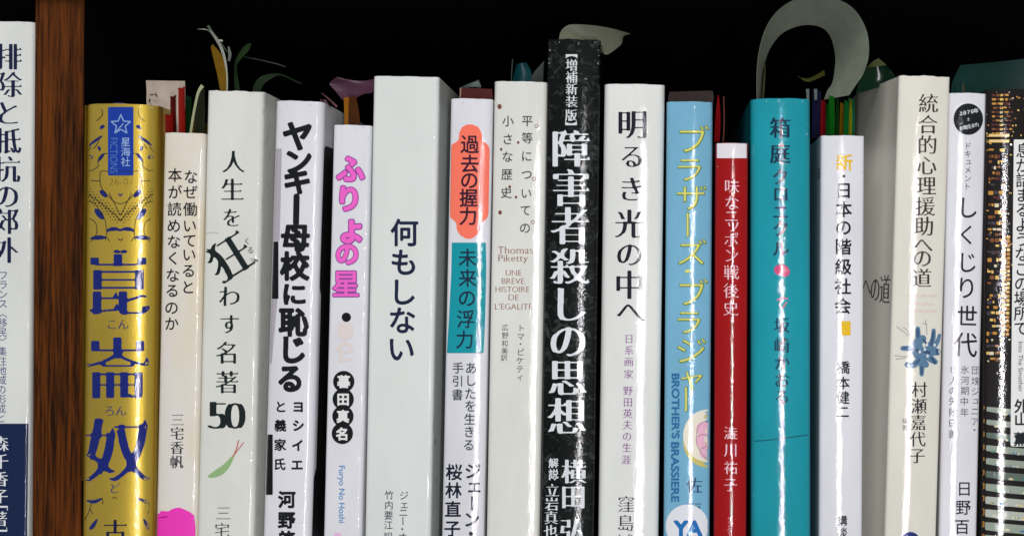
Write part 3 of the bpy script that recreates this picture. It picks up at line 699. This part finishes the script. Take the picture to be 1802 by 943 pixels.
# -- white shinsho with yellow
b = Book('book', 'small white book with a yellow first character and a yellow square', (1444.5, 1521, 240, 1441, 1517), LAV, d=-0.5, bulge=1.2, corner=1.1, deep=105)
Ink(b, 'title_lettering', (238, 190, 40)).g('新', 1486, 286, 31, ('g', 0.02))
Ink(b, 'title_lettering', (22, 22, 34)).g('・', 1485, 310, 22, ('g', 0.02)).col('日本の階級社会', [(1485, 335), (1485, 368), (1484.5, 400), (1484, 434), (1484, 469), (1483.5, 504), (1483, 538)], 30, GB)
Ink(b, 'yellow_square', (236, 192, 36)).rect(1481, 565, 1497, 590, 2.0)
Ink(b, 'author_lettering', (22, 22, 34)).col('橋本健二', [(1484, 646), (1484, 673), (1483.5, 699), (1483, 724)], 24, ('g', 0.014))
Ink(b, 'publisher_lettering', (22, 22, 34)).col('講談社', [(1482, 915), (1482, 936), (1482, 957)], 19, ('g', 0.01))
Ink(b, 'cover_lettering', (60, 64, 62), side=b.on_side(-1)).g('る', 6, 303, 9, G0, sy=2.6)

# -- ivory book with blue flower
IV2 = printed((230, 227, 214), mottle=0.04)
b = Book('book', 'thick ivory book with a blue ink flower on its spine, its left cover showing', (1581, 1672, 137, 1557, 1646.5), IV2, d=-1.0, bulge=1.5, corner=0.9, deep=140, top_wave=0.12, flare=0.21)
Ink(b, 'title_lettering', (66, 54, 54)).col('統合的心理援助への道', [(1634, 182), (1633, 219), (1632, 255), (1631, 291), (1630, 327), (1628, 363), (1626, 398), (1625, 430), (1623, 454), (1622, 489)], 36, ('m', 0.62, 0.014, 1.0))
fp_ = Ink(b, 'faint_print', (224, 196, 186))
for yy, x0, x1 in ((521, 1598, 1646), (535, 1600, 1640), (548, 1598, 1647)):
    x = x0
    while x < x1:
        w = random.uniform(2.5, 5); fp_.stroke([(x, yy - random.uniform(2, 4)), (x + w * 0.5, yy + 1), (x + w, yy + random.uniform(-4, 3))], 1.3, smooth=2); x += w + 1.6
fl = Ink(b, 'flower_drawing', (92, 128, 158)); fd = Ink(b, 'flower_drawing', (58, 84, 122), lift=2); fg = Ink(b, 'flower_drawing', (150, 156, 162)); fw = Ink(b, 'flower_drawing', (214, 220, 222), lift=3)
def fp(x, y): return 1555 + x / 5.24, 500 + y / 5.24
for q, w in (([(340, 620), (320, 520), (315, 410)], 46), ([(400, 600), (450, 520), (462, 425)], 40), ([(430, 610), (490, 540), (515, 470)], 34), ([(330, 610), (250, 590), (175, 590)], 46), ([(350, 640), (300, 560), (360, 500)], 70),
             ([(370, 660), (280, 740), (215, 740)], 48), ([(350, 690), (352, 770), (350, 830)], 40), ([(390, 650), (440, 690), (475, 715)], 52), ([(400, 620), (470, 620), (500, 625)], 60), ([(300, 620), (350, 700), (390, 740)], 60)):
    fl.stroke([fp(*p) for p in q], w / 5.24 * 1.5, w / 5.24 * 0.95)
for q, w in (([(318, 480), (312, 420)], 22), ([(440, 560), (460, 440)], 18), ([(250, 600), (320, 610)], 26), ([(330, 690), (300, 725), (240, 740)], 16), ([(350, 760), (350, 820)], 18), ([(440, 680), (475, 720)], 22), ([(380, 620), (420, 630)], 26), ([(400, 560), (370, 510)], 18), ([(180, 590), (230, 580)], 14), ([(490, 610), (500, 640)], 20)):
    fd.stroke([fp(*p) for p in q], w / 5.24 * 1.1)
for q in ([(120, 390), (160, 420), (200, 450), (220, 480)], [(385, 330), (395, 400), (400, 460)], [(100, 655), (180, 665), (280, 660)], [(110, 690), (200, 680)], [(360, 360), (400, 370)], [(180, 400), (210, 420), (240, 470)]):
    fg.stroke([fp(*p) for p in q], 1.3)
for x, y in ((332, 622), (398, 558), (405, 660), (470, 560), (225, 745), (380, 600)): fw.ell(*fp(x, y), 2.2, 3)
Ink(b, 'author_lettering', (52, 46, 52)).col('村瀬嘉代子', [(1618, 685), (1617, 714), (1616, 743), (1615, 772), (1614, 801)], 29, ('m', 0.62, 0.016, 1.0))
Ink(b, 'editor_lettering', (110, 108, 112)).col('編著', [(1593, 740), (1592.5, 752)], 11)
Ink(b, 'navy_disc', (26, 44, 110)).ell(1602, 952, 17, 17)
t = Ink(b, 'cover_lettering', (48, 50, 46), side=b.on_side(-1))
for ch, x, y, sy in (('道', 9, 512, 6.2), ('の', 17.5, 512, 5.8), ('へ', 25.5, 507, 5.0)): t.g(ch, x, y, 9.2, MN, sx=-1.0, sy=sy)

# -- white handwritten book
b = Book('book', 'white book with thin handwritten title below a round black badge', (1673.5, 1731, 166, 1648, 1723), LAV, d=0.0, bulge=1.0, corner=1.2)
HW = ('g', 0.0)
Ink(b, 'black_badge', (20, 22, 28)).ell(1704, 210, 26, 27.5)
t = Ink(b, 'badge_lettering', (200, 206, 208), lift=2)
for k, ch in enumerate('１９７６年'): t.g(ch, 1691 + k * 6.6, 200 - k * 1.2, 8.5, GX)
t.g('±', 1704, 210, 9, G0)
for k, ch in enumerate('５歳生まれ'): t.g(ch, 1692 + k * 6.8, 226 - k * 1.6, 8.0, GB)
Ink(b, 'series_lettering', (80, 80, 92)).col('ドキュメント', [(1703, 257), (1703, 271), (1703, 285), (1703, 299), (1702.5, 314), (1702, 328)], 14, HW)
t = Ink(b, 'title_lettering', (36, 32, 48))
for ch, x, y, z in (('し', 1703, 365, 42), ('く', 1702, 413, 38), ('じ', 1702, 461, 40), ('り', 1701, 506, 42), ('世', 1702, 556, 40), ('代', 1699, 606, 46)): t.g(ch, x, y, z, ('g', 0.004), rot=random.uniform(-3, 3), sx=0.95)
Ink(b, 'subtitle_lettering', (92, 90, 104)).col('団塊ジュニア・', [(1717, 651), (1717, 670), (1717, 688), (1716, 705), (1716, 723), (1716, 741), (1715, 756)], 16, HW).col('氷河期中年', [(1698, 650), (1698, 669), (1698, 687), (1697, 706), (1697, 725)], 16, HW).col('人の失敗白書', [(1678, 669), (1677, 687), (1677, 705), (1677, 725), (1676, 743), (1676, 763)], 16, HW).word('15', 1678, 650, 11, HW, width=10)
Ink(b, 'author_lettering', (44, 42, 58)).col('日野百', [(1697, 859), (1695, 892), (1693, 926)], 28, ('g', 0.006))

# -- dark city book
CITY = printed((22, 13, 13), mottle=0.2, bump=0.2)
b = Book('book', 'dark book with a night city print and white title box, at far right', (1734, 1856, 160, 1725, 1848), CITY, d=0.0, bulge=1.8, corner=1.4)
rs = random.Random(3)
inks = {}
def city(rgb, x0, y0, x1, y1):
    k = min(range(len(PALC)), key=lambda i: sum((PALC[i][c] - rgb[c]) ** 2 for c in range(3)))
    if k not in inks: inks[k] = Ink(b, 'city_print', PALC[k])
    inks[k].rect(x0, y0, x1, y1, 1.0 if min(x1 - x0, y1 - y0) > 1.6 else 0.6)
PALC = [(236, 196, 110), (196, 140, 60), (130, 80, 40), (96, 46, 40), (226, 214, 180), (66, 60, 70), (150, 162, 148), (92, 108, 98), (180, 186, 176), (40, 110, 160), (60, 130, 100)]
sk = lambda y: -(y - 160) * 0.0115
y = 166
while y < 240:                                  # dark red tower above
    x = 1745 + rs.uniform(0, 3)
    while x < 1777:
        w = rs.uniform(3, 8); city(rs.choice([(130, 80, 40), (96, 46, 40), (96, 46, 40), (196, 140, 60)]), x + sk(y), y, x + w + sk(y), y + rs.uniform(2.5, 4)); x += w + rs.uniform(0.8, 2.5)
    city((236, 196, 110) if rs.random() < 0.6 else (226, 214, 180), 1760 + sk(y), y, 1765 + sk(y), y + 4)
    y += 7.5
for yy in (236, 246): city((236, 196, 110), 1736, yy, 1776, yy + 5); city((226, 214, 180), 1744, yy + 1.5, 1770, yy + 3.5)
y = 262
while y < 640:                                  # lit storeys
    x = 1741
    lit = rs.random()
    while x < 1766:
        w = rs.uniform(2.5, 9)
        if rs.random() < 0.74: city(rs.choice([(236, 196, 110), (196, 140, 60), (196, 140, 60), (130, 80, 40), (226, 214, 180), (66, 60, 70)]) if lit > 0.25 else rs.choice([(96, 46, 40), (66, 60, 70), (130, 80, 40)]), x + sk(y), y, x + w + sk(y), y + rs.uniform(3, 7))
        x += w + rs.uniform(0.5, 2)
    y += rs.uniform(8.5, 13)
y = 415
while y < 590:
    for x in (1768, 1775): city((196, 140, 60) if rs.random() < 0.8 else (236, 196, 110), x + sk(y), y, x + 5.4 + sk(y), y + 5)
    y += 7.4
for k in range(46):
    x, y = rs.choice([rs.uniform(1734, 1742), rs.uniform(1768, 1781), rs.uniform(1768, 1805)]), rs.uniform(165, 640)
    if x > 1780: y = rs.uniform(165, 240)
    city(rs.choice([(236, 196, 110), (196, 140, 60), (226, 214, 180)]), x, y, x + rs.uniform(1.5, 4), y + rs.uniform(1.5, 3))
y = 712
while y < 945:                                  # curved balconies below
    t = (y - 712) / 233.0
    main = rs.choice([(92, 108, 98), (150, 162, 148)]) if t < 0.55 else rs.choice([(150, 162, 148), (180, 186, 176)])
    inks.setdefault(PALC.index(main), None) or inks.update({PALC.index(main): Ink(b, 'city_print', main)})
    inks[PALC.index(main)].poly([(1736 - t * 3, y + 3), (1765, y + 6), (1812, y + 10), (1812, y + 20 + 6 * t), (1765, y + 16 + 6 * t), (1736 - t * 3, y + 11 + 7 * t)], 1.6)
    for k in range(5):
        x = rs.uniform(1742, 1800); city(rs.choice([(236, 196, 110), (226, 214, 180), (226, 214, 180), (40, 110, 160), (60, 130, 100)]), x, y + 12 + (x - 1736) * 0.1, x + rs.uniform(3, 8), y + 15.5 + (x - 1736) * 0.1)
    city((196, 140, 60), 1728, y + 2, 1732, y + rs.uniform(8, 14))
    y += 22.5
Ink(b, 'title_box', (236, 236, 234), lift=2).poly([(1784, 246), (1830, 246), (1826, 785), (1778, 785)], (2.0, 4.0))
Ink(b, 'title_lettering', (30, 32, 40), lift=3).col('息が詰まるようなこの場所で', [(1801 - k * 0.35, 265 + k * 26) for k in range(13)], 28, ('g', 0.008))
Ink(b, 'romaji_lettering', (84, 88, 96), lift=3).word('Into The Smother', 1796, 645, 8, G0, rot=-90, width=88)
Ink(b, 'author_lettering', (30, 32, 40), lift=3).col('外山薫', [(1797, 714), (1797, 737), (1796, 772)], 26, GB)

wr = random.Random(11)
for bk in BOOKS:
    k = Ink(bk, 'wear_mark', (206, 202, 192)); k.kind = 'stuff'
    xl, xr, yt = bk.q[0], bk.q[1], bk.q[2]
    for _ in range(9):
        x = wr.choice([xl + wr.uniform(1.5, 5), xr - wr.uniform(1.5, 5), wr.uniform(xl + 4, xr - 4)]); y = yt + wr.uniform(1.2, 4 if xl + 6 < x < xr - 6 else 70)
        x += (bk.L(y) - xl); k.stroke([(x, y), (x + wr.uniform(-1.5, 1.5), y + wr.uniform(0.5, 3))], wr.uniform(0.5, 1.3))
prepare(set().union(*[w.words() for w in PENDING]))
for w in PENDING: w.build()

# ---------------------------------------------------------------- page markers, tabs and slips that stand out of the books
def tabs(name, label, L, R, rgb, cat='page marker', clear=0.0, transl=0.3, rough=0.35, group=None, **kw):
    return tag(ribbon(name, L, R, sheet_mat(rgb, clear, transl, rough), **kw), label, cat, group)
GR = 'page markers sticking out of the books'
# pale slip behind the gold book
tabs('paper_slip', 'pale slip of paper with handwriting standing behind the gold book', [(287, 240, 9), (272, 192, 11), (259, 186, 12), (258, 160, 13), (257, 142, 14)], [(325, 240, 9), (325, 215, 10), (326, 186, 11), (326, 160, 12), (325.5, 143, 13)], (214, 196, 182), cat='paper slip', transl=0.2, across=6, n=20)
def slip_writing():
    sl = bpy.data.objects['paper_slip']; m = ink_mat((50, 46, 52), 0.6, 0.0, 0.05)
    for k, pts in enumerate(([(264, 167), (270, 166), (277, 168)], [(274, 163), (276, 171)], [(264, 174), (263, 180), (270, 187)], [(271, 176), (275, 180)])):
        L = [(x - 1.1, y, 10.6) for x, y in pts]; R = [(x + 1.1, y + 1.6, 10.6) for x, y in pts]
        o = ribbon('handwriting', L, R, m, n=8, across=1, thick=0.00005); o.parent = sl; o.location = o.location - sl.location
slip_writing()
# red tabs out of the cream book
for (x0, x1, yt, c, d, lab) in ((291, 304, 200, (150, 16, 22), 3.5, 'short bright red page tab nearest the gold book'), (300, 309, 168, (96, 12, 14), 5, 'dark red ragged page tab in the middle of the red cluster'), (314, 325, 153, (168, 30, 22), 4, 'tall orange red page tab at the right of the red cluster')):
    tabs('page_tab', lab, [(x0 + 1, 238, d + 0.5), (x0, (yt + 238) / 2, d), (x0, yt + 2, d)], [(x1 + 1, 238, d - .5), (x1 + 0.5, (yt + 238) / 2, d - 1), (x1, yt, d - 1)], c, group=GR, n=14, ragged=0.0005, bow=0.0004)
tabs('page_tab', 'deep green page tab beside the tall red tab', [(325, 238, 6), (326, 200, 6.5), (328, 168, 7)], [(334, 238, 5), (336, 200, 5.5), (337, 172, 6)], (10, 54, 24), group=GR, n=12)
tabs('page_tab', 'pale cream edged page tab bent at its tip', [(333, 238, 3), (338, 205, 3), (346, 165, 3.2), (354, 149, 3.4)], [(337, 238, 2.4), (342, 205, 2.4), (350, 167, 2.5), (359, 153, 2.6)], (214, 216, 176), group=GR, n=18)
tabs('page_tab', 'dark olive page tab behind the pale bent one', [(342, 238, 6), (344, 200, 6), (348, 165, 6)], [(359, 238, 6), (361, 200, 6.4), (360, 155, 6)], (34, 40, 16), group=GR, n=12)
# leaf-like films out of the ivory book
tabs('page_tab', 'amber film page tab with curling point above the ivory book', [(389, 168, 3), (383, 135, 3.2), (376, 105, 3.6), (371, 84, 4)], [(400, 168, 3), (399, 135, 2.8), (391, 100, 3), (374, 78, 3.8)], (150, 112, 20), group=GR, transl=0.4, n=20)
tabs('page_tab', 'white film page tab arching over the amber one', [(398.5, 168, 2.4), (398, 130, 2.2), (391, 96, 2), (381, 74, 2), (365, 53, 2), (348, 52.5, 2.4)], [(400.5, 168, 2), (400.5, 130, 1.8), (396, 98, 1.4), (387, 76, 1.2), (371, 56, 1.2), (351, 51.5, 2)], (214, 218, 200), group=GR, n=26, across=3)
tabs('page_tab', 'small pale green film curl at the top of the leafy cluster', [(398, 90, 5), (384, 74, 4), (374, 62, 3), (364, 46, 3)], [(400, 92, 4.4), (387, 72, 3.4), (376, 58, 2.4), (368, 45, 2.4)], (126, 150, 130), group=GR, n=18, across=2)
tabs('page_tab', 'short white film fleck in the leafy cluster', [(381, 74, 3), (386, 70, 2.6), (392, 71, 2.4)], [(385, 77, 3), (388, 73, 2.6), (392, 74, 2.4)], (226, 228, 220), group=GR, n=10, across=2)
tabs('page_tab', 'dark green leaf shaped film fanning to the right', [(414, 168, 8), (412, 120, 8), (419, 97, 8), (432, 80, 8), (443, 77, 8)], [(424, 168, 7), (416, 120, 6), (425, 103, 6), (437, 90, 6), (442, 78, 7.5)], (52, 76, 46), group=GR, n=22)
tabs('page_tab', 'grey film blade standing in the fork of the leafy cluster', [(401, 108, 5), (402, 95, 4), (401, 83, 4)], [(405, 108, 4.5), (407, 96, 3.4), (403, 82, 3.6)], (150, 158, 150), group=GR, n=12, across=2)
tabs('page_tab', 'dark green film arching low between the ivory and heavy lettered books', [(444, 164, 8), (449, 146, 8), (462, 134, 8), (492, 130, 9), (520, 142, 10), (532, 147, 10)], [(458, 166, 7), (462, 152, 6), (472, 142, 6), (493, 133, 7), (519, 144, 8), (531, 148, 9)], (44, 62, 40), group=GR, n=26)
tabs('page_tab', 'thin clear film thread crossing above the low arch', [(430, 100, 9), (460, 106, 9), (490, 113, 9), (503, 118, 9)], [(430, 101, 8.6), (460, 107, 8.6), (490, 114.5, 8.4), (503, 118.6, 8.6)], (90, 100, 92), group=GR, n=14, across=1)
# purple film and amber tab over the pink lettered book
tabs('page_tab', 'amber brown page tab standing on the pink lettered book', [(606, 224, 4), (606, 200, 4), (605, 172, 4)], [(613, 224, 3.5), (613, 200, 3.4), (614, 172, 3.5)], (178, 112, 22), group=GR, n=12)
tabs('page_tab', 'dark brown page tab behind the amber brown one', [(613, 224, 7), (614, 200, 7), (612, 172, 7)], [(634, 224, 9), (632, 200, 9), (626, 168, 9)], (92, 48, 10), group=GR, n=12)
tabs('film_sheet', 'crumpled dull purple film beside the wide white book', [(602, 176, 10), (590, 160, 10), (580, 148, 10), (588, 139, 9), (594, 136, 9)], [(622, 176, 9), (640, 166, 8), (655, 163, 8), (659, 150, 8), (659, 139, 9)], (100, 62, 84), cat='film', n=22, across=8, bow=0.002, transl=0.3)
tabs('page_tab', 'mauve film strip leaning on the heavy lettered book', [(564, 182, 5), (572, 176, 5), (580, 186, 5)], [(564, 174, 5), (578, 186, 4), (584, 192, 5)], (112, 72, 86), group=GR, n=12, across=3)
tabs('page_tab', 'thin mauve film edge rising towards the purple film', [(565, 163, 7), (580, 174, 7), (594, 187, 7)], [(566, 165, 6.4), (579, 177, 6.4), (592, 190, 6.6)], (120, 78, 84), group=GR, n=12, across=2)
# over the orange and teal book
tabs('page_tab', 'dark red page tab lying over the orange and teal book', [(811, 179, 5), (811, 168, 5), (812, 155, 5)], [(867, 179, 6), (867, 170, 6), (866, 157, 6)], (92, 18, 12), group=GR, n=10, across=8)
tabs('page_tab', 'pale tab edge next to the wide white book', [(808.5, 177, 4), (809, 166, 4), (809.5, 155, 4)], [(810.8, 177, 4), (811.5, 166, 4), (812, 155, 4)], (186, 150, 130), group=GR, n=8, across=1)
tabs('film_sheet', 'crumpled grey film above the dark red page tab', [(806, 157, 8), (820, 150, 8), (838, 143, 8), (842, 140, 8)], [(845, 156, 8), (846, 154, 7), (847, 152, 7), (843, 141, 8)], (110, 124, 122), cat='film', n=14, across=5, bow=0.001)
# teal films over the small ivory book
tabs('page_tab', 'dark teal film fan above the ivory book with red dots', [(901, 149, 7), (905, 130, 7), (909, 113, 7)], [(934, 149, 9), (935, 128, 9), (926, 110, 8)], (12, 76, 84), group=GR, n=12, across=6, bow=0.0012)
tabs('page_tab', 'thin upright clear film edge left of the teal fan', [(899, 149, 5), (900, 125, 5), (901.5, 104, 5)], [(900, 149, 4.6), (901.2, 125, 4.6), (902.6, 104, 4.6)], (90, 106, 100), group=GR, n=8, across=1)
tabs('page_tab', 'dark green film at the right of the teal fan', [(932, 149, 11), (938, 130, 11), (958, 107, 11)], [(955, 149, 12), (958, 130, 12), (960, 106, 11)], (14, 42, 36), group=GR, n=10, across=3)
# white curled tab on the black book
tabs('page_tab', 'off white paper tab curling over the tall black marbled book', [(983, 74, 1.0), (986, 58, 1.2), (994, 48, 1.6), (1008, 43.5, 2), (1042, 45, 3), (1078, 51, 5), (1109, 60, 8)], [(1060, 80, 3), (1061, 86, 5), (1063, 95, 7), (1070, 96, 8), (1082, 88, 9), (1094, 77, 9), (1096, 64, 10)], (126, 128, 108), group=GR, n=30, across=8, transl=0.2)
# over the blue and red books
tabs('page_tab', 'bright red film sliver beside the sky blue book', [(1257, 250, 7), (1259, 210, 7), (1263, 168, 7)], [(1266, 250, 6), (1268, 210, 6), (1265, 168, 6.6)], (150, 6, 14), group=GR, n=14)
tabs('page_tab', 'thin pinkish film edge above the small red book', [(1271.5, 254, 3), (1273.5, 215, 3), (1272.5, 170, 3)], [(1273.2, 254, 2.6), (1275.4, 215, 2.6), (1274.4, 170, 2.6)], (128, 74, 66), group=GR, n=12, across=1)
tabs('page_tab', 'dark maroon page tab behind the sky blue book', [(1176, 184, 9), (1176, 172, 9), (1178, 162, 9)], [(1254, 184, 9), (1256, 172, 9), (1254, 160, 9)], (44, 16, 10), group=GR, n=8, across=8)
# the big curl over the teal book
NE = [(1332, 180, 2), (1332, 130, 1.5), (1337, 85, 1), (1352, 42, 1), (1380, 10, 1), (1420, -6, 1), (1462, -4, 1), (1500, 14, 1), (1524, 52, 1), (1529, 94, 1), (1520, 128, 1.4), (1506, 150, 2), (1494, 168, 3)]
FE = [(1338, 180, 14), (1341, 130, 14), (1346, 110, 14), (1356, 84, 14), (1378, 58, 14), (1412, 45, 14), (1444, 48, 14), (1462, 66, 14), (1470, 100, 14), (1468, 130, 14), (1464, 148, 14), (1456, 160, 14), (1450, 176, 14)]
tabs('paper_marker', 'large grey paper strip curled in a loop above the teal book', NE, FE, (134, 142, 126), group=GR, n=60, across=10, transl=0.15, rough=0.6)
tabs('page_tab', 'thin dark page tab edge inside the foot of the loop', [(1340, 179, 6), (1344, 130, 6), (1345, 106, 6)], [(1344, 179, 5.5), (1347, 130, 5.5), (1346, 106, 5.8)], (80, 80, 56), group=GR, n=10, across=2)
tabs('page_tab', 'olive film tip glimpsed through the loop', [(1405, 136, 22), (1424, 138, 22), (1450, 124, 24)], [(1404, 134, 22), (1422, 144, 20), (1452, 132, 22)], (120, 124, 60), group=GR, n=12, across=3)
# coloured tabs in the small white book
for x0, x1, yt, c, d, lab in ((1453, 1459, 182, (8, 90, 12), 4, 'bright green page tab, leftmost of the green bunch'), (1457, 1468, 168, (14, 116, 18), 7, 'tall green page tab behind the leftmost one'), (1470, 1475, 172, (20, 70, 14), 5, 'olive green page tab in the middle of the bunch'), (1477, 1484, 180, (150, 110, 14), 8, 'amber tipped page tab in the green bunch'), (1484, 1492, 176, (6, 110, 40), 5, 'emerald page tab near the right of the bunch'), (1491, 1503, 172, (10, 118, 76), 8, 'blue green page tab, rightmost of the bunch'), (1493, 1498, 174, (190, 190, 20), 7.4, 'yellow page tab on the blue green one'), (1443, 1452, 176, (150, 8, 24), 9, 'small crimson page tab left of the green bunch'), (1428, 1444, 158, (24, 20, 62), 12, 'dark indigo page tab beside the teal book')):
    tabs('page_tab', lab, [(x0, 243, d), (x0 + 1, 215, d), (x0 + 2, yt, d)], [(x1, 243, d - 1.2), (x1 + 1, 215, d - 1.2), (x1 + 0.5, yt + 3, d - 1.2)], c, group=GR, n=12, transl=0.45)
for x, lab in ((1419, 'small pale tab tip above the right end of the teal book'), (1433, 'tiny pale tab tip beside the indigo page tab')):
    tabs('page_tab', lab, [(x, 176, 10), (x, 166, 10), (x - 1, 157, 10)], [(x + 5, 176, 10), (x + 5, 166, 10), (x + 5, 157, 10)], (96, 110, 106), group=GR, n=6, across=2)
# green films left of the thick ivory book
tabs('page_tab', 'olive film flap above the green film by the thick ivory book', [(1528, 116, 14), (1537, 108, 14), (1546, 103, 14)], [(1528, 119, 12), (1545, 117, 12), (1560, 115, 12)], (110, 116, 72), group=GR, n=10, across=4)
tabs('film_sheet', 'dark green film tucked against the thick ivory book', [(1506, 166, 15), (1512, 145, 15), (1526, 117, 14)], [(1580, 142, 15), (1572, 130, 15), (1562, 117, 14)], (12, 54, 34), cat='film', n=14, across=8, bow=0.0015, rough=0.15)
# teal film behind the right end
tabs('film_sheet', 'wide dull teal film standing behind the books at the right end', [(1674, 172, 16), (1676, 145, 16), (1690, 115, 16)], [(1830, 172, 18), (1830, 140, 18), (1830, 100, 18)], (26, 72, 66), cat='film', n=14, across=20, bow=0.002, rough=0.3)
tabs('page_tab', 'small brown page tab tip above the handwritten book', [(1693, 169, 6), (1693, 158, 6), (1694, 146, 6)], [(1698, 169, 6), (1697, 158, 6), (1696, 146, 6)], (74, 66, 46), group=GR, n=8, across=2)
tabs('page_tab', 'blue film edge on the top of the gold book', [(178, 190, 5), (192, 184, 5), (208, 181, 5), (222, 183, 5), (236, 190, 5)], [(178, 191, 4), (192, 189, 4), (208, 188, 4), (222, 189, 4), (236, 191, 4)], (30, 66, 150), group=GR, n=14, across=3)
